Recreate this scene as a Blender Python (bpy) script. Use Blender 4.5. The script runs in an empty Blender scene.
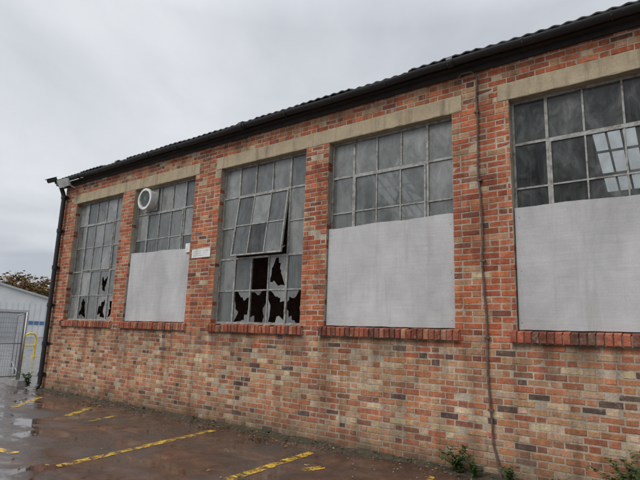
import bpy, math, random
from mathutils import Vector, Matrix, noise
random.seed(7)
R=random.random
def U(a,b): return a+(b-a)*R()
scene=bpy.context.scene
scene.view_settings.view_transform='Standard'
scene.view_settings.look='None'
scene.view_settings.exposure=0

# ---------------------------------------------------------------- helpers
def link(o,parent=None):
    scene.collection.objects.link(o)
    if parent: o.parent=parent
    return o
def empty(name):
    return link(bpy.data.objects.new(name,None))
class MB:
    def __init__(s): s.v=[];s.f=[];s.c=[];s.col=(1,1,1,1);s.M=None
    def add(s,vs,fs):
        b=len(s.v)
        for p in vs:
            p=Vector(p)
            if s.M is not None: p=s.M@p
            s.v.append(tuple(p)); s.c.append(s.col)
        for f in fs: s.f.append(tuple(b+i for i in f))
    def box(s,x0,x1,y0,y1,z0,z1):
        s.add([(x0,y0,z0),(x1,y0,z0),(x1,y1,z0),(x0,y1,z0),(x0,y0,z1),(x1,y0,z1),(x1,y1,z1),(x0,y1,z1)],
              [(0,3,2,1),(4,5,6,7),(0,1,5,4),(1,2,6,5),(2,3,7,6),(3,0,4,7)])
    def quad(s,a,b,c,d): s.add([a,b,c,d],[(0,1,2,3)])
    def tube(s,pts,rad,n=8,cap=True):
        pts=[Vector(p) for p in pts]
        if not isinstance(rad,(list,tuple)): rad=[rad]*len(pts)
        vs=[];fs=[]
        prev=None
        for i,p in enumerate(pts):
            d=(pts[min(i+1,len(pts)-1)]-pts[max(i-1,0)]).normalized()
            if prev is None:
                a=d.orthogonal().normalized()
            else:
                a=(prev-d*prev.dot(d))
                a=a.normalized() if a.length>1e-5 else d.orthogonal().normalized()
            prev=a; b=d.cross(a)
            for k in range(n):
                t=2*math.pi*k/n
                vs.append(p+(a*math.cos(t)+b*math.sin(t))*rad[i])
        for i in range(len(pts)-1):
            for k in range(n):
                k2=(k+1)%n
                fs.append((i*n+k,i*n+k2,(i+1)*n+k2,(i+1)*n+k))
        if cap:
            fs.append(tuple(reversed(range(n)))); fs.append(tuple((len(pts)-1)*n+k for k in range(n)))
        s.add(vs,fs)
    def build(s,name,mat,parent=None,smooth=False,color=False):
        me=bpy.data.meshes.new(name); me.from_pydata(s.v,[],s.f)
        if color:
            at=me.color_attributes.new("Col",'FLOAT_COLOR','POINT')
            flat=[x for c in s.c for x in c]; at.data.foreach_set("color",flat)
        me.update()
        if smooth:
            me.polygons.foreach_set("use_smooth",[True]*len(me.polygons))
        me.materials.append(mat)
        return link(bpy.data.objects.new(name,me),parent)

class NT:
    def __init__(s,name):
        s.m=bpy.data.materials.new(name); s.m.use_nodes=True; s.t=s.m.node_tree
        s.t.nodes.clear(); s.out=s.n('ShaderNodeOutputMaterial')
    def n(s,typ,**kw):
        nd=s.t.nodes.new(typ)
        for k,v in kw.items():
            if hasattr(nd,k): setattr(nd,k,v)
        return nd
    def l(s,a,b): s.t.links.new(a,b)
    def pos(s):
        return s.n('ShaderNodeNewGeometry').outputs['Position']
    def mapping(s,vec,scale=(1,1,1)):
        m=s.n('ShaderNodeMapping'); m.inputs['Scale'].default_value=scale; s.l(vec,m.inputs['Vector']); return m.outputs[0]
    def noise(s,vec,scale,detail=5,rough=.6,dist=0):
        n=s.n('ShaderNodeTexNoise'); n.inputs['Scale'].default_value=scale; n.inputs['Detail'].default_value=min(detail,6)
        n.inputs['Roughness'].default_value=rough; n.inputs['Distortion'].default_value=dist
        s.l(vec,n.inputs['Vector']); return n.outputs['Fac']
    def ramp(s,fac,stops,interp='LINEAR'):
        r=s.n('ShaderNodeValToRGB'); r.color_ramp.interpolation=interp
        e=r.color_ramp.elements
        while len(e)<len(stops): e.new(0.5)
        for i,(p,c) in enumerate(stops):
            e[i].position=p
            if not isinstance(c,(tuple,list)): c=(c,c,c)
            e[i].color=(c[0],c[1],c[2],1)
        s.l(fac,r.inputs[0]); return r.outputs[0]
    def mix(s,fac,a,b,mode='MIX'):
        m=s.n('ShaderNodeMix'); m.data_type='RGBA'; m.blend_type=mode
        for sock,val in ((m.inputs[0],fac),(m.inputs[6],a),(m.inputs[7],b)):
            if isinstance(val,(int,float)): sock.default_value=val if sock==m.inputs[0] else (val,val,val,1)
            elif isinstance(val,tuple): sock.default_value=(val[0],val[1],val[2],1)
            else: s.l(val,sock)
        return m.outputs[2]
    def math(s,op,a,b=0.0,clamp=False):
        m=s.n('ShaderNodeMath'); m.operation=op; m.use_clamp=clamp
        for sock,val in ((m.inputs[0],a),(m.inputs[1],b)):
            if isinstance(val,(int,float)): sock.default_value=val
            else: s.l(val,sock)
        return m.outputs[0]
    def bump(s,h,strength=.5,dist=.01,normal=None):
        b=s.n('ShaderNodeBump'); b.inputs['Strength'].default_value=strength; b.inputs['Distance'].default_value=dist
        s.l(h,b.inputs['Height'])
        if normal is not None: s.l(normal,b.inputs['Normal'])
        return b.outputs[0]
    def bsdf(s,col,rough=.8,metal=0,normal=None,spec=.5):
        p=s.n('ShaderNodeBsdfPrincipled')
        for key,val in (('Base Color',col),('Roughness',rough),('Metallic',metal)):
            if isinstance(val,tuple): p.inputs[key].default_value=(val[0],val[1],val[2],1)
            elif isinstance(val,(int,float)): p.inputs[key].default_value=val
            else: s.l(val,p.inputs[key])
        p.inputs['Specular IOR Level'].default_value=spec
        if normal is not None: s.l(normal,p.inputs['Normal'])
        return p.outputs[0]
    def fin(s,sh): s.l(sh,s.out.inputs['Surface']); return s.m

def simple(name,col,rough=.7,metal=0,var=.25,scale=8,bump=.2,dirt=None):
    t=NT(name); p=t.pos()
    n1=t.noise(p,scale,6); n2=t.noise(p,scale*7,4)
    f=t.ramp(n1,[(.3,1-var),(.7,1+var)])
    c=t.mix(1,col,f,'MULTIPLY')
    if dirt:
        m=t.ramp(t.noise(p,scale*.6,7,.7),[(.45,0),(.68,1)])
        c=t.mix(m,c,dirt)
    return t.fin(t.bsdf(c,rough,metal,t.bump(n2,bump,.004)))

# ---------------------------------------------------------------- materials
def weather(t,p,c):
    """soot/rain streaks, damp foot of the wall, dirt washed below the sills"""
    sx=t.n('ShaderNodeSeparateXYZ'); t.l(p,sx.inputs[0]); Z=sx.outputs[2]
    st=t.noise(t.mapping(p,(5,5,.45)),1,5,.65)
    c=t.mix(1,c,t.ramp(st,[(.34,.68),(.56,1.05)]),'MULTIPLY')
    # band below the sills (z 1.15-1.45), broken up by the streak noise
    b1=t.ramp(Z,[(.0,0),(.001,0)])
    band=t.math('MULTIPLY',t.ramp(t.math('MULTIPLY',Z,.5),[(.50,0),(.70,1),(.727,1),(.735,0)]),t.ramp(st,[(.40,.55),(.60,0)]))
    c=t.mix(band,c,(.12,.085,.06))
    z=t.math('ADD',Z,t.math('MULTIPLY',t.noise(p,3,4),.6))
    c=t.mix(t.ramp(z,[(.20,.88),(.42,.45),(.75,0)]),c,(.075,.062,.042))
    return c
def mat_brick():
    t=NT('brick_face'); p=t.pos()
    a=t.n('ShaderNodeAttribute'); a.attribute_name='Col'
    base=a.outputs['Color']
    n_f=t.noise(p,60,4,.75); n_m=t.noise(p,16,4,.65); n_l=t.noise(p,1.1,5,.65)
    c=t.mix(1,base,t.ramp(n_m,[(.25,.66),(.75,1.30)]),'MULTIPLY')
    c=t.mix(1,c,t.ramp(n_f,[(.3,.74),(.7,1.2)]),'MULTIPLY')
    sm=t.ramp(t.noise(p,10,6,.78,.4),[(.55,0),(.70,.65)])
    c=t.mix(sm,c,(.48,.39,.29))
    bl=t.ramp(t.noise(t.mapping(p,(1,1,1.6)),1.7,6,.7),[(.55,0),(.78,.35)])
    c=t.mix(bl,c,(.55,.46,.36))
    sp=t.ramp(t.noise(p,30,5,.72),[(.60,0),(.69,.75)])
    c=t.mix(sp,c,(.08,.055,.045))
    c=t.mix(1,c,t.ramp(n_l,[(.35,.80),(.62,1.10)]),'MULTIPLY')
    c=weather(t,p,c)
    h=t.math('ADD',t.math('MULTIPLY',n_f,.6),n_m)
    return t.fin(t.bsdf(c,.9,0,t.bump(h,.9,.010),.25))
def mat_mortar():
    t=NT('mortar'); p=t.pos()
    n=t.noise(p,40,5,.7); nl=t.noise(p,2.2,6,.7)
    c=t.ramp(nl,[(.3,(.27,.22,.165)),(.5,(.45,.375,.285)),(.7,(.58,.50,.40))])
    c=t.mix(1,c,t.ramp(n,[(.3,.7),(.7,1.15)]),'MULTIPLY')
    c=weather(t,p,c)
    return t.fin(t.bsdf(c,.95,0,t.bump(n,.8,.01),.2))
def mat_brickwall():
    t=NT('side_brickwork')
    sx=t.n('ShaderNodeSeparateXYZ'); t.l(t.pos(),sx.inputs[0])
    cb=t.n('ShaderNodeCombineXYZ'); t.l(t.math('ADD',sx.outputs[0],sx.outputs[1]),cb.inputs[0]); t.l(sx.outputs[2],cb.inputs[1])
    b=t.n('ShaderNodeTexBrick'); t.l(cb.outputs[0],b.inputs['Vector'])
    b.inputs['Color1'].default_value=(.36,.14,.08,1); b.inputs['Color2'].default_value=(.42,.27,.18,1); b.inputs['Mortar'].default_value=(.4,.34,.28,1)
    b.inputs['Scale'].default_value=1; b.inputs['Brick Width'].default_value=.225; b.inputs['Row Height'].default_value=.075; b.inputs['Mortar Size'].default_value=.006
    c=t.mix(1,b.outputs['Color'],t.ramp(t.noise(t.pos(),6,6),[(.3,.7),(.7,1.2)]),'MULTIPLY')
    return t.fin(t.bsdf(c,.9,0,t.bump(b.outputs['Fac'],-.5,.01)))
def mat_glass(name,lo,hi,tr,streakf=.35):
    t=NT(name); p=t.pos()
    g=t.n('ShaderNodeNewGeometry'); rnd=g.outputs['Random Per Island']
    base=t.ramp(rnd,[(0,lo),(.55,tuple((a+b)/2 for a,b in zip(lo,hi))),(1,hi)])
    d=t.noise(t.mapping(p,(1,1,.6)),5,6,.7,.5)
    base=t.mix(1,base,t.ramp(d,[(.3,.6),(.7,1.4)]),'MULTIPLY')
    streak=t.noise(t.mapping(p,(30,30,2)),1,4,.6)
    base=t.mix(t.ramp(streak,[(.5,0),(.75,streakf)]),base,(.26,.26,.24))
    rough=t.ramp(d,[(.3,.05),(.7,.30)])
    nb=t.bump(t.noise(p,3,2),.06,.02)
    s=t.bsdf(base,rough,0,nb,.9)
    tb=t.n('ShaderNodeBsdfTransparent'); tb.inputs[0].default_value=(.85,.9,.88,1)
    mx=t.n('ShaderNodeMixShader')
    f=t.math('MULTIPLY',t.ramp(d,[(.35,1),(.75,.3)]),tr)
    t.l(f,mx.inputs[0]); t.l(s,mx.inputs[1]); t.l(tb.outputs[0],mx.inputs[2])
    return t.fin(mx.outputs[0])
def mat_board():
    t=NT('painted_plywood'); p=t.pos()
    g1=t.noise(t.mapping(p,(1.2,1.2,20)),2,5,.65,.2)
    g2=t.noise(t.mapping(p,(1,1,.6)),1.6,6,.65,.3)
    fl=t.noise(p,22,6,.8); sp=t.noise(p,70,3,.7)
    c=t.ramp(g2,[(.28,(.37,.365,.365)),(.5,(.475,.47,.468)),(.72,(.57,.565,.56))])
    c=t.mix(1,c,t.ramp(g1,[(.3,.92),(.7,1.05)]),'MULTIPLY')
    c=t.mix(1,c,t.ramp(sp,[(.3,.91),(.7,1.06)]),'MULTIPLY')
    c=t.mix(t.ramp(fl,[(.60,0),(.69,.45)]),c,(.28,.26,.24))
    st=t.noise(t.mapping(p,(9,9,.7)),1,6,.7)
    c=t.mix(t.ramp(st,[(.53,0),(.76,.45)]),c,(.30,.28,.26))
    return t.fin(t.bsdf(c,.8,0,t.bump(g1,.15,.003),.25))
def mat_concrete(name,a,b):
    t=NT(name); p=t.pos()
    n=t.noise(p,3,6,.7); f=t.noise(p,60,5,.7)
    c=t.ramp(n,[(.3,a),(.7,b)])
    c=t.mix(1,c,t.ramp(f,[(.3,.85),(.7,1.1)]),'MULTIPLY')
    st=t.noise(t.mapping(p,(7,7,.8)),1,6,.7)
    c=t.mix(t.ramp(st,[(.52,0),(.70,.65)]),c,(.15,.115,.08))
    return t.fin(t.bsdf(c,.9,0,t.bump(f,.5,.006),.25))
def mat_ground():
    t=NT('wet_yard_surface'); p=t.pos()
    big=t.noise(p,.55,6,.62,.4); mid=t.noise(p,2.6,6,.68,.3); fin=t.noise(p,90,4,.75); agg=t.noise(p,24,5,.7)
    c=t.ramp(mid,[(.30,(.026,.018,.014)),(.48,(.068,.038,.027)),(.60,(.115,.058,.038)),(.76,(.17,.10,.072))])
    grey=t.ramp(agg,[(.3,(.030,.028,.026)),(.7,(.095,.085,.075))])
    c=t.mix(t.ramp(big,[(.42,0),(.58,.8)]),c,grey)
    c=t.mix(1,c,t.ramp(fin,[(.3,.5),(.7,1.5)]),'MULTIPLY')
    # fine cracks
    v=t.n('ShaderNodeTexVoronoi'); v.feature='DISTANCE_TO_EDGE'; v.inputs['Scale'].default_value=.9
    wp=t.n('ShaderNodeVectorMath'); wp.operation='ADD'; nz=t.n('ShaderNodeTexNoise'); nz.inputs['Scale'].default_value=3; t.l(p,nz.inputs['Vector'])
    t.l(p,wp.inputs[0]); sc_=t.n('ShaderNodeVectorMath'); sc_.operation='SCALE'; sc_.inputs[3].default_value=.5; t.l(nz.outputs['Color'],sc_.inputs[0]); t.l(sc_.outputs[0],wp.inputs[1]); t.l(wp.outputs[0],v.inputs['Vector'])
    cr=t.ramp(v.outputs['Distance'],[(.0,.65),(.012,0)])
    c=t.mix(t.math('MULTIPLY',cr,t.ramp(mid,[(.42,0),(.55,1)])),c,(.015,.012,.010))
    sx=t.n('ShaderNodeSeparateXYZ'); t.l(p,sx.inputs[0])
    far=t.ramp(t.math('MULTIPLY',t.math('SUBTRACT',-13.0,sx.outputs[0]),.25),[(0,0),(1,1)])
    c=t.mix(far,c,(.10,.098,.092))
    wet=t.noise(t.mapping(p,(1,1.3,1)),1.25,6,.62,.5)
    rough=t.ramp(wet,[(.42,.05),(.52,.26),(.66,.52)])
    hh=t.math('ADD',t.math('MULTIPLY',agg,.6),fin)
    bs=t.ramp(wet,[(.43,.0),(.56,1)])
    nb=t.n('ShaderNodeBump'); nb.inputs['Distance'].default_value=.006; t.l(hh,nb.inputs['Height']); t.l(t.math('MULTIPLY',bs,.75),nb.inputs['Strength'])
    return t.fin(t.bsdf(c,rough,0,nb.outputs[0],.6))
def mat_yellow():
    t=NT('worn_yellow_paint'); p=t.pos()
    n=t.noise(p,7,6,.75,.3); f=t.noise(p,60,5,.7)
    c=t.ramp(f,[(.3,(.52,.30,.03)),(.7,(.80,.52,.06))])
    c=t.mix(t.ramp(t.noise(p,4,6),[(.45,0),(.7,.5)]),c,(.25,.15,.05))
    s=t.bsdf(c,.4)
    tb=t.n('ShaderNodeBsdfTransparent'); mx=t.n('ShaderNodeMixShader')
    k=t.ramp(t.math('ADD',t.math('MULTIPLY',f,.5),n),[(.70,0),(.80,1)])
    t.l(k,mx.inputs[0]); t.l(s,mx.inputs[1]); t.l(tb.outputs[0],mx.inputs[2])
    return t.fin(mx.outputs[0])
def mat_leaf(name,stops,rough=.6):
    t=NT(name); g=t.n('ShaderNodeNewGeometry')
    c=t.ramp(g.outputs['Random Per Island'],stops)
    return t.fin(t.bsdf(c,rough,0,None,.3))

M_brick=mat_brick(); M_mortar=mat_mortar(); M_side=mat_brickwall()
M_glassD=mat_glass('dirty_glass',(.065,.07,.068),(.24,.25,.24),.10)
M_glassC=mat_glass('clearer_glass',(.03,.033,.032),(.12,.125,.12),.55,.25)
M_board=mat_board()
M_lintel=mat_concrete('concrete_lintel',(.35,.28,.19),(.50,.42,.29))
M_ground=mat_ground(); M_yellow=mat_yellow()
M_frame=simple('old_steel_frame',(.33,.34,.32),.6,0,.25,20,.5,(.14,.10,.08))
M_black=simple('black_paint',(.016,.016,.018),.45,0,.3,12,.3)
M_fascia=simple('dark_fascia',(.03,.027,.025),.7,0,.4,6,.4)
M_roof=simple('dark_roof_sheet',(.045,.042,.044),.8,0,.4,3,.5,(.06,.065,.04))
M_dark=simple('interior_plaster',(.05,.047,.043),.9)
M_truss=simple('interior_steel',(.05,.05,.05),.7)
M_white=simple('white_paint',(.74,.74,.72),.5,0,.1,8,.1,(.45,.43,.4))
M_rust=simple('rusty_conduit',(.11,.065,.048),.8,0,.35,30,.5,(.16,.12,.10))
M_galv=simple('galvanised_steel',(.42,.44,.46),.4,.6,.15,15,.2)
M_dirt=simple('mossy_dirt',(.055,.040,.026),.95,0,.5,14,1,(.035,.045,.016))
M_yel2=simple('yellow_steel_paint',(.75,.52,.03),.45,0,.15,6,.1)
M_blue=simple('blue_cladding',(.10,.20,.40),.5,0,.1,2,.05)
M_clad=simple('pale_cladding',(.80,.81,.80),.5,0,.08,1,.05)
M_rib=simple('cladding_rib_paint',(.66,.68,.68),.5,0,.08,1,.05)
M_greyroof=simple('grey_sheet_roof',(.45,.47,.48),.6,0,.1,1,.05)
M_bark=simple('bark',(.07,.055,.04),.9,0,.4,9,.8)
M_autumn=mat_leaf('autumn_leaves',[(0,(.06,.05,.015)),(.4,(.15,.085,.025)),(.75,(.24,.12,.03)),(1,(.12,.12,.03))])
M_green=mat_leaf('green_leaves',[(0,(.025,.05,.012)),(.5,(.05,.085,.02)),(1,(.10,.13,.04))])
M_litter=mat_leaf('leaf_litter',[(0,(.04,.025,.015)),(.5,(.10,.06,.025)),(.85,(.20,.12,.035)),(1,(.36,.26,.08))])
M_shard=simple('masonry_crumbs',(.24,.19,.15),.9,0,.4,50,.3)

# ---------------------------------------------------------------- building
B=empty('brick_warehouse')
XL,XR=-12.42,8.5
WIN=[(-11.80,-9.84),(-9.39,-7.43),(-6.71,-4.75),(-4.30,-2.34),(-1.61,.35),(.80,2.76),(3.48,5.44),(5.89,7.85)]
LINT=[(-11.95,-7.31),(-6.84,-2.20),(-1.74,2.88),(3.36,8.0)]
ZS=1.455; ZT=4.38; ZLT=4.605; ZTOP=4.905; Z0=.03
LOW=[((.47,.26,.145),24),((.47,.20,.10),30),((.39,.145,.078),20),((.27,.125,.078),9),((.55,.40,.26),12),((.13,.08,.065),5),((.43,.29,.18),9)]
RED=[((.43,.12,.055),34),((.49,.16,.075),28),((.34,.095,.052),20),((.22,.085,.055),7),((.46,.25,.14),10)]
def pick(pal):
    s=sum(w for _,w in pal); r=R()*s
    for c,w in pal:
        r-=w
        if r<=0: break
    k=U(.84,1.14)
    return (c[0]*k*U(.95,1.05),c[1]*k*U(.93,1.07),c[2]*k,1)
bricks=MB()
def brick(x0,x1,z0,z1,pal):
    if x1-x0<.02: return
    g=.005
    x0+=g*U(.6,1.6);x1-=g*U(.6,1.6);z0+=g*U(.6,1.6);z1-=g*U(.6,1.6)
    y=U(-.003,.0022); c=.004*U(.6,2.2); d=.112
    q=R()
    if q<.012: y=.012                      # spalled face, patched with mortar
    j=lambda:U(-.0025,.0025)
    bricks.col=pick(pal)
    tx=U(-.0018,.0018)
    v=[(x0+c+j(),y+tx,z0+c+j()),(x1-c+j(),y-tx,z0+c+j()),(x1-c+j(),y-tx,z1-c+j()),(x0+c+j(),y+tx,z1-c+j()),
       (x0,y+c,z0),(x1,y+c,z0),(x1,y+c,z1),(x0,y+c,z1),
       (x0,d,z0),(x1,d,z0),(x1,d,z1),(x0,d,z1)]
    if q>.93:                              # knocked-off corner
        k=random.choice((0,1,2,3)); s=U(.008,.02)
        px,py,pz=v[k]
        v[k]=(px+(s if k in(0,3) else -s),py+.002,pz+(s if k in(0,1) else -s)*.7)
    f=[(0,1,2,3)]
    for k in range(4):
        k2=(k+1)%4
        f.append((4+k,4+k2,k2,k)); f.append((8+k,8+k2,4+k2,4+k))
    bricks.add(v,f)
def spans(z):
    zc=z+.0375
    voids=[]
    if ZS<=zc<ZT: voids=list(WIN)
    elif ZT<=zc<ZLT: voids=list(LINT)
    out=[];x=XL
    for a,b in voids:
        out.append((x,a)); x=b
    out.append((x,XR)); return out
k=-1
while True:
    z0=Z0+k*.075
    if z0+.075>ZTOP+.001: break
    for (a,b) in spans(z0):
        if ZS<=z0+.03<ZT:
            w=b-a
            first=(k%2)
            seq=[]
            if first: seq=[.1125]
            while sum(seq)<w-.001:
                seq.append(.225 if (len(seq)+k)%3 else .1125) if w>.6 else seq.append(.225)
            tot=0
            for s_ in seq:
                x0=a+tot; x1=min(a+tot+s_,b)
                if b-x1<.05: x1=b
                edge=min(x0-a,b-x1)
                pal=RED if (edge<.20 and (w<.5 or R()<.9)) or R()<.5 else LOW
                brick(x0,x1,z0,z0+.075,pal)
                tot+=s_
                if x1>=b: break
        else:
            P=.3375; off=(k%2)*P/2+( .006*math.sin(k*3.3))
            i=math.floor((a-off)/P)-1
            while True:
                s0=off+i*P
                if s0>b: break
                for q0,q1 in ((s0,s0+.225),(s0+.225,s0+P)):
                    u0=max(q0,a);u1=min(q1,b)
                    if u1-u0>.02:
                        top=z0>ZT
                        brick(u0,u1,z0,z0+.075,RED if (top and R()<.5) or (z0>1.2 and R()<.25) else LOW)
                i+=1
    k+=1
bricks.build('facing_bricks',M_brick,B,color=True)
mo=MB()
def backing(a,b,z0,z1): mo.box(a+.004,b-.004,.0032,.33,z0,z1)
backing(XL,XR,-.3,ZS)
x=XL
for a,b in WIN: backing(x,a,ZS,ZT); x=b
backing(x,XR,ZS,ZT)
x=XL
for a,b in LINT: backing(x,a,ZT,ZLT); x=b
backing(x,XR,ZT,ZLT)
backing(XL,XR,ZLT,5.0)
mo.build('mortar_core',M_mortar,B)
lt=MB()
for a,b in LINT:
    n=int((b-a)/.09)
    vs=[];fs=[]
    for i in range(n+1):
        xx=a+(b-a)*i/n
        j=lambda s:U(-s,s)
        chip=.014 if R()<.08 else 0
        vs+= [(xx,.3,ZT),(xx,-.002+j(.001),ZT+.002+j(.003)),(xx,-.006+j(.001),ZT+.012+j(.004)+chip),(xx,-.006+j(.001),ZLT-.010+j(.004)),(xx,0,ZLT-.001),(xx,.3,ZLT-.001)]
    for i in range(n):
        for q in range(5):
            fs.append((i*6+q,(i+1)*6+q,(i+1)*6+q+1,i*6+q+1))
    fs.append((0,1,2,3,4,5)); fs.append(tuple(n*6+q for q in (5,4,3,2,1,0)))
    lt.add(vs,fs)
lt.build('concrete_lintels',M_lintel,B)
si=MB(); sm=MB()
for (a,b) in WIN:
    n=round((b-a+.14)/.077); st=(b-a+.14)/n
    for i in range(n):
        x0=a-.07+i*st+.004+U(-.001,.001); x1=x0+st-.009
        y0=-.050+U(-.008,.004); yb=.10
        if x0<a-.001 or x1>b+.001: yb=-.004
        zt=1.588+U(-.004,.004); zb=ZS+.006+U(0,.004)
        if R()<.08: zt-=U(.01,.03); y0+=U(0,.015)
        si.col=pick([((.38,.115,.065),5),((.28,.085,.052),4),((.17,.07,.05),3),((.42,.18,.10),2)])
        c=.007
        v=[(x0+c,y0,zb+c),(x1-c,y0,zb+c),(x1-c,y0,zt-c*1.6),(x0+c,y0,zt-c*1.6),
           (x0,y0+c,zb),(x1,y0+c,zb),(x1,y0+c*1.6,zt),(x0,y0+c*1.6,zt),
           (x0,yb,zb),(x1,yb,zb),(x1,yb,zt+.018),(x0,yb,zt+.018)]
        f=[(0,1,2,3)]
        for q in range(4):
            q2=(q+1)%4
            f.append((4+q,4+q2,q2,q)); f.append((8+q,8+q2,4+q2,4+q))
        si.add(v,f)
    sm.box(a+.001,b-.001,-.030,.33,ZS+.002,1.570)
    sm.box(a-.066,a+.0008,-.030,-.0045,ZS+.012,1.565); sm.box(b-.0008,b+.066,-.030,-.0045,ZS+.012,1.565)
    sm.box(a+.002,b-.002,.085,.33,1.570,1.607)
si.build('brick_sills',M_brick,B,color=True); sm.build('sill_mortar',M_mortar,B)

# windows
fr=MB(); gD=MB(); gC=MB(); bd=MB()
def pane(m,x0,x1,z0,z1,y):
    a,b=U(-.004,.004),U(-.004,.004)
    m.quad((x0,y+a,z0),(x1,y+b,z0),(x1,y-a,z1),(x0,y-b,z1))
def broken(m,x0,x1,z0,z1,y,cx=.5,cz=.5,size=.38):
    n=26; cx=x0+(x1-x0)*cx; cz=z0+(z1-z0)*cz
    outer=[];inner=[]
    corners=[(x0,z0),(x1,z0),(x1,z1),(x0,z1)]
    ph=U(0,6); k0=1
    for i in range(n):
        t=i/n*4; e=int(t); f=t-e
        p=corners[e];q=corners[(e+1)%4]
        ox=p[0]+(q[0]-p[0])*f; oz=p[1]+(q[1]-p[1])*f
        outer.append((ox,y,oz))
        if i%2==0 or R()<.3: k0=.85+.28*math.sin(i*.7+ph)+U(-.22,.22)
        k=min(size*2*k0,.97)
        inner.append((cx+(ox-cx)*k,y,cz+(oz-cz)*k))
    fs=[(i,(i+1)%n,n+(i+1)%n,n+i) for i in range(n)]
    m.add(outer+inner,fs)
ZB=1.605; NR=5;NC=5
def window(idx,x0,x1):
    H=(ZT-ZB); pw=(x1-x0)/NC; ph=H/NR
    fr.M=gD.M=gC.M=None
    fr.box(x0,x0+.028,.105,.150,ZB,ZT); fr.box(x1-.028,x1,.105,.150,ZB,ZT)
    fr.box(x0+.028,x1-.028,.105,.150,ZB,ZB+.032); fr.box(x0+.028,x1-.028,.105,.150,ZT-.032,ZT)
    cas=(x0+pw,x1-pw,ZT-3*ph,ZT-ph)
    isopen=(idx==2)
    for c in range(1,NC):
        xx=x0+c*pw
        inner=c in (2,3)
        w=.017 if c in (1,4) else .0105
        segs=[(ZB+.032,ZT-.032)]
        if inner: segs=[(ZB+.032,cas[2]-.014),(cas[3]+.014,ZT-.032)]
        for s0,s1 in segs: fr.box(xx-w,xx+w,.110,.142,s0,s1)
    for r in range(1,NR):
        zz=ZT-r*ph
        w=.015 if r in (1,3) else .010
        segs=[(x0+.028,x1-.028)]
        if r==2: segs=[(x0+.028,cas[0]-.017),(cas[1]+.017,x1-.028)]
        for s0,s1 in segs: fr.box(s0,s1,.1125,.1395,zz-w,zz+w)
    g = gC if idx in (4,5) else gD
    def casement():
        a,b,z0,z1=cas; a+=.018;b-=.018;z0+=.016;z1-=.016
        W=.024
        fr.box(a,a+W,.094,.130,z0,z1); fr.box(b-W,b,.094,.130,z0,z1)
        fr.box(a+W,b-W,.094,.130,z0,z0+W); fr.box(a+W,b-W,.094,.130,z1-W,z1)
        w3=(b-a)/3; hm=(z0+z1)/2
        for q in (1,2): fr.box(a+q*w3-.009,a+q*w3+.009,.098,.125,z0+W,z1-W)
        fr.box(a+W,b-W,.100,.123,hm-.009,hm+.009)
        for q in range(3):
            for rr in range(2):
                pane(gC if (idx==2 and rr==0 and q==1) else g,a+q*w3+.004,a+(q+1)*w3-.004,(z0 if rr==0 else hm),(hm if rr==0 else z1),.113)
    if isopen:
        piv=Vector(((x0+x1)/2,.11,cas[3]-.02))
        Mx=Matrix.Translation(piv)@Matrix.Rotation(math.radians(-7),4,'X')@Matrix.Translation(-piv)
        fr.M=gD.M=gC.M=Mx; casement()
        fr.M=gD.M=gC.M=None
        fr.tube([(x1-pw-.05,.10,cas[2]+.15),(x1-pw-.06,-.03,cas[2]+.05)],.006,6)
    else: casement()
    for c in range(NC):
        for r in range(NR):
            if c in (1,2,3) and r in (1,2): continue
            a=x0+c*pw;b=a+pw;z1=ZT-r*ph;z0=z1-ph
            y=.127
            if idx==2:
                if (r,c)==(3,2): continue
                if (r,c)==(3,3): broken(gD,a,b,z0,z1,y,.3,.4,.36);continue
                if (r,c)==(4,1): broken(gD,a,b,z0,z1,y,.55,.42,.44);continue
                if (r,c)==(4,2): broken(gD,a,b,z0,z1,y,.5,.55,.50);continue
                if (r,c)==(4,3): broken(gD,a,b,z0,z1,y,.5,.42,.44);continue
                if (r,c)==(4,4): broken(gD,a,b,z0,z1,y,.5,.55,.47);continue
            if idx==0 and r==4 and c in (1,3,4):
                broken(gD,a,b,z0,z1,y,.5,.4,.32);continue
            if idx==0 and (r,c)==(3,3): broken(gD,a,b,z0,z1,y,.5,.4,.26);continue
            pane(g,a,b,z0,z1,y)
for i,(a,b) in enumerate(WIN): window(i,a,b)
for i,(a,b) in enumerate(WIN):
    if i in (1,3,4,6):
        top=3.03 if i!=1 else 3.0
        n=24
        x0=a+.008;x1=b-.008
        vs=[];fs=[]
        for q in range(n+1):
            xx=x0+(x1-x0)*q/n
            zt=top+.006*math.sin(q*.5+i)+U(-.003,.003)+(.02*(q/n) if i==3 else -.015*q/n)
            zb=1.612+U(-.003,.003)
            bow=.006*math.sin(q/n*math.pi)
            vs+=[(xx,.048-bow,zb),(xx,.048-bow,zt),(xx,.064,zt),(xx,.064,zb)]
        for q in range(n):
            for w in range(4):
                fs.append((q*4+w,(q+1)*4+w,(q+1)*4+(w+1)%4,q*4+(w+1)%4))
        fs+= [(0,1,2,3),(n*4+3,n*4+2,n*4+1,n*4)]
        bd.add(vs,fs)
        bd.box(a+.03,a+.08,.066,.093,1.62,2.95); bd.box(b-.08,b-.03,.066,.093,1.62,2.95)
fr.build('steel_window_frames',M_frame,B); gD.build('dirty_window_panes',M_glassD,B); gC.build('clear_window_panes',M_glassC,B)
bd.build('plywood_boards',M_board,B)
sc=MB()
for i in (1,3,4,6):
    a,b=WIN[i]
    for xx in (a+.05,b-.05):
        for zz in (1.70,2.3,2.92):
            x_=xx+U(-.01,.01); z_=zz+U(-.03,.03); bow=.006*math.sin((x_-a)/(b-a)*math.pi)
            sc.tube([(x_,.0465-bow,z_),(x_,.049-bow,z_)],.0055,8)
sc.build('board_screws',M_rust,B)
wb=MB(); wb.box(-7.58,-7.45,.015,.038,2.90,3.07); wb.build('notice_on_board',M_white,B)

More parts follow.
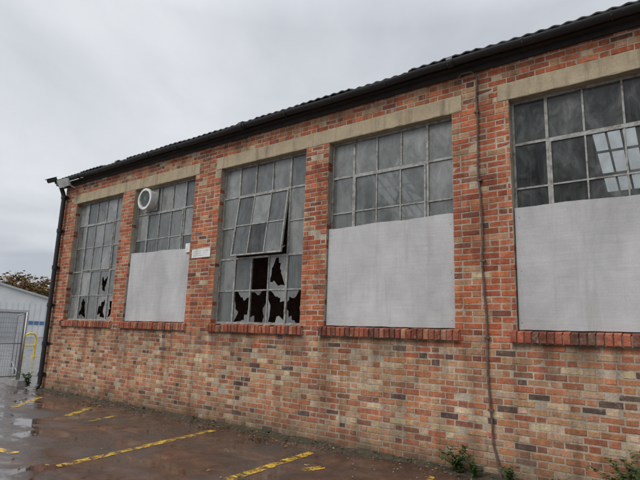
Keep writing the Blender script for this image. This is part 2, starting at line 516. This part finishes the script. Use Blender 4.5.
# eaves
ev=MB()
ev.box(XL-.1,XR+.1,-.030,-.006,4.86,5.0)
ev.box(XL-.1,XR+.1,-.115,-.0305,4.935,4.96)
ev.build('fascia_board',M_fascia,B)
gu=MB()
def gutter(y,z,r):
    n=10; vs=[];fs=[]
    N=60
    for i in range(N+1):
        xx=XL-.16+(XR-XL+.32)*i/N
        zz=z+.008*math.sin(i*.7)+ .004*math.sin(i*2.1)
        for k in range(n+1):
            t=math.pi+math.pi*k/n
            vs.append((xx,y+r*math.cos(t),zz+r*math.sin(t)))
        for k in range(n,-1,-1):
            t=math.pi+math.pi*k/n
            vs.append((xx,y+(r-.006)*math.cos(t),zz+(r-.006)*math.sin(t)))
    m=2*(n+1)
    for i in range(N):
        for k in range(m):
            fs.append((i*m+k,(i+1)*m+k,(i+1)*m+(k+1)%m,i*m+(k+1)%m))
    fs.append(tuple(range(m))); fs.append(tuple(N*m+k for k in reversed(range(m))))
    gu.add(vs,fs)
gutter(-.185,5.0,.066)
xx=XL
while xx<XR:
    gu.box(xx,xx+.025,-.256,-.03,4.985,4.997)
    gu.tube([(xx+.012,-.25,5.0),(xx+.012,-.235,4.945),(xx+.012,-.185,4.924),(xx+.012,-.13,4.945),(xx+.012,-.032,4.99)],.009,6)
    xx+=.92
for xx in (-9.9,-6.1,-2.3,1.5,5.3):
    gu.tube([(xx,-.185,5.0),(xx+.08,-.185,5.0)],.074,16)
gu.build('black_gutter',M_black,B)
ro=MB()
S=.40; PW=.146
def rooffn(y): return 5.045+S*(y+.22) if y<6 else 5.045+S*(6.22)-S*(y-6)
nx=int((XR-XL+.36)/(PW/6))
xs=[XL-.18+PW/6*i for i in range(nx+1)]
ys=[-.22,.0,.6,6.0]
def prof(x): return .0095*math.cos(2*math.pi*x/PW)
def wav(x): return .008*noise.noise(Vector((x*1.3,0,5)))+.010*math.sin(math.floor(x/.95)*1.9)
vs=[];fs=[]
for y in ys:
    for x in xs:
        vs.append((x,y+(0.014*math.sin(math.floor(x/.95)*2.7) if y==ys[0] else 0),rooffn(y)+prof(x)+wav(x)))
for x in xs: vs.append((x,ys[0]+.002+(0.014*math.sin(math.floor(x/.95)*2.7)),rooffn(ys[0])+prof(x)+wav(x)-.016))
n=len(xs)
for j in range(len(ys)-1):
    for i in range(n-1): fs.append((j*n+i,j*n+i+1,(j+1)*n+i+1,(j+1)*n+i))
for i in range(n-1): fs.append((len(ys)*n+i,len(ys)*n+i+1,i+1,i))
ro.add(vs,fs)
def slopequad(x0,x1,y0,y1):
    ro.add([(x0,y0,rooffn(y0)),(x1,y0,rooffn(y0)),(x1,y1,rooffn(y1)),(x0,y1,rooffn(y1))],[(0,1,2,3)])
YA,YB=7.9,10.3
slopequad(XL-.18,XR+.18,6.0,YA); slopequad(XL-.18,XR+.18,YB,12.3)
RL=[(-8.5,-7.2),(-1.75,-.1),(.4,1.6),(4.0,6.0)]
x=XL-.18
for a,b in RL: slopequad(x,a,YA,YB); x=b
slopequad(x,XR+.18,YA,YB)
ro.build('corrugated_roof',M_roof,B)
ins=MB()
for a,b in RL:
    q=a
    while q<b+.01:
        ins.tube([(q,YA-.02,rooffn(YA-.02)-.02),(q,YB+.02,rooffn(YB+.02)-.02)],.03,6); q+=.33
    for yy in (8.6,9.5): ins.tube([(a,yy,rooffn(yy)-.02),(b,yy,rooffn(yy)-.02)],.035,6)
xx=XL+2.3
while xx<XR-1:
    ins.tube([(xx,.35,5.0),(xx,6,rooffn(6)-.15),(xx,11.8,5.0)],.05,6)
    ins.tube([(xx,.35,5.0),(xx,11.8,5.0)],.045,6)
    for a,b in ((2,3.2),(4,3.2),(4,6),(8,6),(8,8.8),(10,8.8)):
        ins.tube([(xx,a,5.0),(xx,b,rooffn(b)-.15)],.03,6)
    xx+=2.41
for yy in (1.5,3,4.5,7.3,9.5,11): ins.tube([(XL,yy,rooffn(yy)-.08),(XR,yy,rooffn(yy)-.08)],.04,4)
ins.build('roof_trusses',M_truss,B)
sd=MB()
for X0,X1 in ((XL+.004,XL+.33),(XR-.33,XR-.004)):
    sd.add([(X0,.331,-.3),(X1,.331,-.3),(X1,.331,5.15),(X0,.331,5.15),(X0,6,-.3),(X1,6,-.3),(X1,6,7.4),(X0,6,7.4),(X0,12,-.3),(X1,12,-.3),(X1,12,5.0),(X0,12,5.0)],
        [(0,1,2,3),(0,3,7,4),(4,7,11,8),(1,5,6,2),(5,9,10,6),(3,2,6,7),(7,6,10,11),(9,8,11,10)])
sd.box(XL+.33,XR-.33,11.7,12,-.3,5.0)
sd.build('gable_and_rear_walls',M_side,B)
fl=MB(); fl.box(XL+.33,XR-.33,.331,11.69,-.1,.03); fl.build('interior_floor',M_dark,B)

dp=MB()
px=XL+.09
dp.tube([(px,-.20,4.94),(px,-.20,4.86),(px,-.12,4.70),(px,-.085,4.60),(px,-.085,.12),(px,-.14,.03)],.052,12)
for z in (4.55,3.7,2.8,1.9,1.0,.3):
    dp.tube([(px,-.085,z),(px,-.085,z+.09)],.066,12); dp.box(px-.09,px+.09,-.04,-.005,z+.02,z+.07)
dp.box(px-.11,px+.11,-.26,-.10,4.86,4.985)
dp.build('downpipe',M_black,B,smooth=False)
cd=MB()
cpts=[(-2.22,-.03,4.74),(-2.23,-.05,4.82),(-2.17,-.06,4.86),(-2.05,-.05,4.86),(-1.98,-.03,4.80),(-2.0,-.022,4.5)]
for i in range(1,24):
    z=4.5-i*.18; cpts.append((-2.0+.085*(i/23)**1.4+.010*math.sin(i*.9)+U(-.004,.004),-.024+U(-.003,.001),z))
cpts+=[(-1.87,-.03,.22),(-1.82,-.05,0)]
cd.tube(cpts,.0125,8)
for z in (4.3,3.4,2.4,1.5,.7):
    q=(4.5-z)/4.14; xx=-2.0+.085*q**1.4; cd.box(xx-.03,xx+.03,-.038,-.006,z,z+.022)
cd.build('conduit',M_rust,B,smooth=False)
sg=MB(); sg.box(-7.34,-6.84,-.016,-.006,2.77,2.93)
sg.build('wall_sign',M_white,B)
sgb=MB()
for i in range(3): sgb.box(-7.30,-6.90-.05*i,-.0175,-.0163,2.892-i*.042,2.898-i*.042)
sgb.build('sign_lettering',simple('sign_print',(.40,.43,.48),.6),B)
ef=MB(); c=Vector((-8.92,.0,4.10))
def ring(m,y0,y1,r0,r1,n=40):
    vs=[];fs=[]
    for i in range(n):
        t=2*math.pi*i/n; cs,sn=math.cos(t),math.sin(t)
        for (yy,rr) in ((y0,r1),(y1,r1),(y1,r0),(y0,r0)):
            vs.append((c.x+rr*cs,yy,c.z+rr*sn))
    for i in range(n):
        for q in range(4):
            fs.append((i*4+q,((i+1)%n)*4+q,((i+1)%n)*4+(q+1)%4,i*4+(q+1)%4))
    m.add(vs,fs)
ring(ef,-.05,.11,.165,.20); ring(ef,-.075,-.03,.18,.225)
ef.build('extractor_fan_housing',M_white,B,smooth=False)
eg=MB()
for r in (.04,.07,.10,.13,.16): ring(eg,-.060,-.053,r-.006,r)
ring(eg,-.02,.10,.0,.166)
for i in range(8):
    t=math.pi*i/8; eg.tube([(c.x-.18*math.cos(t),-.055,c.z-.18*math.sin(t)),(c.x+.18*math.cos(t),-.055,c.z+.18*math.sin(t))],.004,5)
eg.build('extractor_fan_grille',simple('fan_grey',(.16,.17,.17),.5),B)
fp=MB(); fp.box(-9.13,-8.70,.102,.1085,3.87,4.33); fp.build('fan_backing_panel',M_frame,B)
fl=MB(); fl.M=Matrix.Translation((-11.95,-.30,4.86))@Matrix.Rotation(math.radians(30),4,'X')@Matrix.Rotation(.4,4,'Z')
fl.box(-.12,.12,-.05,.05,-.08,.08); fl.box(-.135,.135,-.065,-.048,-.095,.095)
fl.M=None; fl.tube([(-11.95,-.02,4.8),(-11.95,-.25,4.86)],.018,6)
fl.build('floodlight',M_white,B)
cm=MB(); cm.M=Matrix.Translation((XL-.02,-.36,4.98))@Matrix.Rotation(.5,4,'X')
cm.tube([(0,-.12,0),(0,.10,0)],.05,10); cm.box(-.06,.06,-.15,.11,.045,.06); cm.M=None
cm.tube([(XL-.02,-.33,4.97),(XL-.02,-.1,4.93),(XL-.02,0,4.9)],.018,6)
cm.build('security_camera',M_fascia,B)

# ---------------------------------------------------------------- ground
g=MB(); g.quad((-500,-500,0),(500,-500,0),(500,500,0),(-500,500,0)); g.build('ground',M_ground)
ds=MB(); nx=500; ny=8; vs=[];fs=[]
for i in range(nx+1):
    xx=XL+(XR-XL)*i/nx
    w=.17+.14*noise.noise(Vector((xx*.9,0,0)))+.08*noise.noise(Vector((xx*4,3,0)))+ .05*noise.noise(Vector((xx*14,3,0)))
    for j in range(ny+1):
        t=j/ny
        y=-.001-w*t
        h=(.03+.03*noise.noise(Vector((xx*3,t*2,1))))*(1-t)**.8+.012*noise.noise(Vector((xx*18,t*6,2)))*(1-t)
        vs.append((xx,y,max(h,.003)+.002 if j<ny else -.004))
for i in range(nx):
    for j in range(ny): fs.append((i*(ny+1)+j,i*(ny+1)+j+1,(i+1)*(ny+1)+j+1,(i+1)*(ny+1)+j))
ds.add(vs,fs); ds.build('dirt_verge',M_dirt,smooth=True)
mk=MB()
def stripe(x0,y0,x1,y1,w):
    a=Vector((x0,y0));b=Vector((x1,y1));d=(b-a);L=d.length;d.normalize();nn=Vector((-d.y,d.x))
    n=max(2,int(L/.04));vs=[];fs=[]
    for i in range(n+1):
        p=a+d*L*i/n
        e0=w/2*(1+U(-.2,.12));e1=w/2*(1+U(-.2,.12))
        if i in(0,n): e0*=.6;e1*=.5
        vs+=[(p.x+nn.x*e0,p.y+nn.y*e0,.004),(p.x-nn.x*e1,p.y-nn.y*e1,.004)]
    for i in range(n): fs.append((2*i,2*i+1,2*i+3,2*i+2))
    mk.add(vs,fs)
stripe(-5.62,-2.95,-5.98,-.42,.125)
stripe(-3.90,-2.8,-4.06,-.50,.13)
stripe(-3.62,-1.25,-3.55,-.95,.14)
stripe(-7.85,-1.35,-8.05,-.75,.10)
stripe(-8.55,-1.35,-9.12,-.62,.14)
stripe(-10.0,-1.6,-11.05,-.62,.14)
stripe(-2.2,-2.8,-2.45,-.45,.11)
stripe(-7.0,-3.1,-6.5,-3.0,.13)
mk.build('yellow_road_marking',M_yellow)
lf=MB()
def leaf(x,y,z,s):
    a=U(0,6.28);M=Matrix.Translation((x,y,z))@Matrix.Rotation(a,4,'Z')@Matrix.Rotation(U(-.5,.5),4,'X')@Matrix.Rotation(U(-.4,.4),4,'Y')
    lf.M=M
    lf.add([(-s,0,0),(-.3*s,-.5*s,.1*s),(.5*s,-.4*s,.05*s),(s,0,.15*s),(.5*s,.4*s,0),(-.3*s,.5*s,.12*s)],[(0,1,2,3),(0,3,4,5)])
for i in range(900):
    x=U(-12.3,1)
    if noise.noise(Vector((x*1.3,9,0)))<-.1+U(-.2,.2): continue
    y=-abs(random.gauss(0,.16))-.02
    leaf(x,y,.012+max(0,.03*(1+y/.2)),U(.010,.026))
for i in range(260):
    leaf(U(-12,0),U(-5,-.2),.012,U(.012,.032))
for cx,cy in ((-9.3,-.5),(-6.2,-.35),(-4.9,-.4)):
    for i in range(40): leaf(random.gauss(cx,.25),min(-.02,random.gauss(cy,.1)),U(.01,.03),U(.015,.035))
lf.build('fallen_leaves',M_litter)
cr=MB()
for i in range(600):
    x=U(-12.3,1); y=-abs(random.gauss(0,.4))-.03; s=U(.004,.013)
    cr.M=Matrix.Translation((x,y,s*.4+(.02 if y>-.15 else 0)))@Matrix.Rotation(U(0,6),4,'Z')@Matrix.Rotation(U(0,1),4,'X')
    cr.add([(s,0,0),(-s,.2*s,0),(0,s,.1*s),(0,-s*.8,0),(0,0,s*.9),(0,0,-s*.6)],[(0,2,4),(2,1,4),(1,3,4),(3,0,4),(2,0,5),(1,2,5),(3,1,5),(0,3,5)])
cr.build('rubble_crumbs',M_shard)

def weed(x,y,h,n,ls,name='weed_plant'):
    E=empty(name); st=MB(); lv=MB()
    for i in range(n):
        a=U(0,6.28); r=h*U(.15,.7); bend=Vector((math.cos(a)*r,math.sin(a)*r*.5-abs(r)*.25,0)); hh=h*U(.5,1.1)
        pts=[]
        for q in range(6):
            t=q/5; pts.append(Vector((x,y,0))+bend*t*t+Vector((0,0,hh*(t-.18*t*t))))
        st.tube(pts,[.003*(1-t*.13) for t in range(6)],4)
        for q in range(int(9+h*22)):
            t=U(.15,1); k=t*5; i0=min(4,int(k)); p=pts[i0].lerp(pts[i0+1],k-i0)
            L=ls*U(.5,1.2)
            lv.M=Matrix.Translation(p)@Matrix.Rotation(U(0,6.28),4,'Z')@Matrix.Rotation(U(-.7,.5),4,'Y')@Matrix.Rotation(U(-.6,.6),4,'X')
            lv.add([(0,0,0),(.3*L,-.24*L,.05*L),(.7*L,-.2*L,.04*L),(L,0,-.08*L),(.7*L,.2*L,.04*L),(.3*L,.24*L,.05*L)],[(0,1,2,3),(0,3,4,5)])
    st.build('stems',M_green,E); lv.build('leaves',M_green,E)
weed(-2.28,-.10,.34,24,.055); weed(-2.08,-.16,.22,14,.045); weed(-1.7,-.14,.24,14,.04)
weed(-.62,-.12,.62,18,.055); weed(-.38,-.15,.46,14,.05); weed(-1.2,-.10,.2,10,.04)
weed(-12.75,-.15,.45,12,.07); weed(-12.65,.5,.9,20,.09); weed(-13.2,1.2,1.0,24,.10)
# low tufts in the wall foot
for xx in (-10.7,-8.3,-6.9,-5.2,-3.4,-2.9): weed(xx,-.05,U(.06,.11),7,.022)

# fence
F=empty('mesh_fence'); ff=MB(); fm=MB(); fb=MB()
y=-.12
for pnl in range(3):
    x0=-13.45-.05*pnl; y0=y; y1=y-2.4
    ff.tube([(x0,y0,.05),(x0,y0,1.75),(x0,y1+.06,1.75),(x0,y1+.06,.05)],.026,8)
    ff.tube([(x0,y0,.22),(x0,y1+.06,.22)],.018,8)
    ff.tube([(x0,y0,1.0),(x0,y1+.06,1.0)],.014,8)
    q=y0-.09
    while q>y1+.08: fm.tube([(x0,q,.22),(x0,q,1.75)],.0035,4,False); q-=.055
    for z in (.45,.7,1.25,1.5): fm.tube([(x0,y0,z),(x0,y1+.06,z)],.0035,4,False)
    yy=y0
    vs=[(x0-.33,yy-.11,0),(x0+.33,yy-.11,0),(x0+.33,yy+.11,0),(x0-.33,yy+.11,0),(x0-.28,yy-.08,.13),(x0+.28,yy-.08,.13),(x0+.28,yy+.08,.13),(x0-.28,yy+.08,.13)]
    fb.add(vs,[(0,3,2,1),(4,5,6,7),(0,1,5,4),(1,2,6,5),(2,3,7,6),(3,0,4,7)])
    y=y1
x=-13.5
for pnl in range(2):
    xa,xb=x,x-2.4; yy0=-.05+.9*pnl; yy1=yy0+.9
    ff.tube([(xa,yy0,.05),(xa,yy0,1.75),(xb,yy1,1.75),(xb,yy1,.05)],.024,8)
    ff.tube([(xa,yy0,.22),(xb,yy1,.22)],.018,8)
    for i in range(1,42):
        t=i/42; fm.tube([(xa+(xb-xa)*t,yy0+.9*t,.22),(xa+(xb-xa)*t,yy0+.9*t,1.75)],.0035,4,False)
    x=xb
ff.build('tube_frame',M_galv,F,smooth=True); fm.build('wire_mesh',M_galv,F); fb.build('feet',mat_concrete('concrete_block',(.22,.21,.2),(.32,.3,.28)),F)
def hoop(x,y):
    H=MB(); H.tube([(x,y-.25,0),(x,y-.25,.85),(x,y-.19,.98),(x,y-.1,1.04),(x,y+.1,1.04),(x,y+.19,.98),(x,y+.25,.85),(x,y+.25,0)],.045,10)
    H.tube([(x,y-.25,.5),(x,y+.25,.5)],.035,8)
    for s in(-.25,.25): H.box(x-.1,x+.1,y+s-.1,y+s+.1,0,.02)
    H.build('yellow_hoop_barrier',M_yel2,smooth=False)
hoop(-24.3,4.9); hoop(-23.9,6.1)

W=empty('distant_white_warehouse')
w=MB(); X0,X1=-75,-60
Y0,Y1=6,24.2; ym=15.1
w.add([(X1,Y0,0),(X1,Y1,0),(X1,Y1,3.9),(X1,ym,6.0),(X1,Y0,3.9),(X0,Y0,0),(X0,Y1,0),(X0,Y1,3.9),(X0,ym,6.0),(X0,Y0,3.9)],
      [(0,1,2,3,4),(5,9,8,7,6),(0,5,6,1)[::-1],(1,6,7,2),(0,4,9,5)])
w.build('cladding_walls',M_clad,W)
w=MB()
w.add([(X1+.3,Y0-.3,3.92),(X1+.3,ym,6.1),(X1+.3,Y1+.3,3.92),(X0,Y0-.3,3.92),(X0,ym,6.1),(X0,Y1+.3,3.92)],[(0,1,4,3),(1,2,5,4)])
w.add([(X1+.32,Y0-.3,3.72),(X1+.32,ym,5.88),(X1+.32,Y1+.3,3.72),(X1+.32,Y1+.3,3.94),(X1+.32,ym,6.12),(X1+.32,Y0-.3,3.94)],[(0,1,4,5),(1,2,3,4)])
w.build('sheet_roof',M_greyroof,W)
w=MB(); w.box(X1+.02,X1+.05,Y0,Y1,1.35,1.75)
w.build('blue_band',M_blue,W)
w=MB()
q=Y0+.4
while q<Y1: w.box(X1+.055,X1+.075,q,q+.06,0,3.7); q+=.6
w.build('cladding_ribs',M_rib,W)
w=MB()
for yy in (8,12.5,17.2):
    w.box(X1+.08,X1+.12,yy,yy+3,.0,2.9)
    for z in (.5,1,1.5,2,2.5): w.box(X1+.12,X1+.14,yy,yy+3,z,z+.04)
w.build('roller_doors',M_greyroof,W)

def tree(x,y,h,cr,nleaf,lsize,M_l,name='tree'):
    E=empty(name); tr=MB(); lv=MB(); tips=[]
    def br(p,d,L,r,lev):
        pts=[p];dd=d.copy()
        for i in range(4):
            dd=(dd+Vector((U(-.18,.18),U(-.18,.18),U(-.02,.14)))).normalized()
            pts.append(pts[-1]+dd*L/4)
        tr.tube(pts,[r*(1-.13*i) for i in range(5)],6 if lev<2 else 4,False)
        if lev>=2: tips.extend(pts[2:])
        if lev<4:
            for i in range(4 if lev<3 else 3):
                a=U(0,6.28); s=dd.orthogonal().normalized(); s=Matrix.Rotation(a,3,dd)@s
                nd=(dd*U(.5,.9)+s*U(.5,.9)).normalized()
                br(pts[random.choice((2,3,4))],nd,L*U(.55,.75),r*.5,lev+1)
    br(Vector((x,y,0)),Vector((0,0,1)),h*.42,h*.025,0)
    for i in range(nleaf):
        p=random.choice(tips)+Vector((random.gauss(0,1),random.gauss(0,1),random.gauss(0,.8)))*cr*.09
        s=lsize*U(.5,1.3)
        lv.M=Matrix.Translation(p)@Matrix.Rotation(U(0,6.28),4,'Z')@Matrix.Rotation(U(0,3.14),4,'X')
        lv.add([(-s,0,0),(0,-.5*s,0),(s,0,.1*s),(0,.5*s,0)],[(0,1,2,3)])
    tr.build('trunk_and_limbs',M_bark,E,smooth=True); lv.build('foliage',M_l,E)
tree(-88,31.5,9.8,5,3500,.28,M_autumn)
tree(-95,36,11.0,5,3500,.3,M_autumn)
tree(-86,28,8.3,4,2500,.28,M_autumn)
tree(-110,30,11,5,3000,.3,M_green)
tree(-5,-27,17,7,2500,.16,M_autumn); tree(3,-30,18,7,2500,.16,M_autumn); tree(-17,-29,15,6,2000,.16,M_green)

# ---------------------------------------------------------------- light
wd=bpy.data.worlds.new("World"); scene.world=wd; wd.use_nodes=True
nt=wd.node_tree; nt.nodes.clear()
def N(t,**k):
    n=nt.nodes.new(t)
    for a,b in k.items(): setattr(n,a,b)
    return n
L=nt.links.new
out=N('ShaderNodeOutputWorld'); bg=N('ShaderNodeBackground'); L(bg.outputs[0],out.inputs[0])
sky=N('ShaderNodeTexSky'); sky.sky_type='NISHITA'; sky.sun_disc=False; sky.sun_elevation=math.radians(44); sky.sun_rotation=math.radians(203)
bg.inputs[1].default_value=.1
tc=N('ShaderNodeTexCoord'); sp=N('ShaderNodeSeparateXYZ'); L(tc.outputs['Generated'],sp.inputs[0])
def MM(op,a,b=0.,clamp=False):
    m=N('ShaderNodeMath',operation=op,use_clamp=clamp)
    for s,v in zip(m.inputs,(a,b)):
        if isinstance(v,(int,float)): s.default_value=v
        else: L(v,s)
    return m.outputs[0]
zc=MM('MAXIMUM',sp.outputs[2],0.0); dn=MM('ADD',zc,.22)
cb=N('ShaderNodeCombineXYZ'); L(MM('DIVIDE',sp.outputs[0],dn),cb.inputs[0]); L(MM('DIVIDE',sp.outputs[1],dn),cb.inputs[1])
n1=N('ShaderNodeTexNoise'); n1.inputs['Scale'].default_value=.9; n1.inputs['Detail'].default_value=6; n1.inputs['Roughness'].default_value=.52; n1.inputs['Distortion'].default_value=.3; L(cb.outputs[0],n1.inputs['Vector'])
rp=N('ShaderNodeValToRGB'); e=rp.color_ramp.elements
e[0].position=.36; e[0].color=(4.9,5.2,5.75,1); e[1].position=.64; e[1].color=(8.0,8.25,8.6,1)
L(n1.outputs['Fac'],rp.inputs[0])
gr=N('ShaderNodeMapRange'); L(zc,gr.inputs[0]); gr.inputs[1].default_value=.55; gr.inputs[2].default_value=1.0; gr.inputs[3].default_value=1.0; gr.inputs[4].default_value=2.8
vm=N('ShaderNodeVectorMath',operation='SCALE'); L(rp.outputs[0],vm.inputs[0]); L(gr.outputs[0],vm.inputs[3])
mx=N('ShaderNodeMix'); mx.data_type='RGBA'; mx.inputs[0].default_value=.93; L(sky.outputs[0],mx.inputs[6]); L(vm.outputs[0],mx.inputs[7])
L(mx.outputs[2],bg.inputs[0])
sl=bpy.data.lights.new('sun','SUN'); sl.energy=1.5; sl.angle=math.radians(25); sl.color=(1,.96,.91)
so=link(bpy.data.objects.new('sun',sl))
d=Vector((-.28,-.66,.70)).normalized(); so.rotation_euler=d.to_track_quat('Z','Y').to_euler()

# ---------------------------------------------------------------- camera
cam=bpy.data.cameras.new('camera'); co=link(bpy.data.objects.new('camera',cam))
cam.sensor_width=36; cam.lens=36*500/640; cam.clip_end=2000; cam.clip_start=.05
r=Vector((.8038,.594,.0333)).normalized(); f=Vector((-.5893,.787,.1828)); f=(f-r*f.dot(r)).normalized(); u=r.cross(f)
M=Matrix((( r.x,u.x,-f.x,0),(r.y,u.y,-f.y,-5.9),(r.z,u.z,-f.z,1.5),(0,0,0,1)))
co.matrix_world=M
scene.camera=co
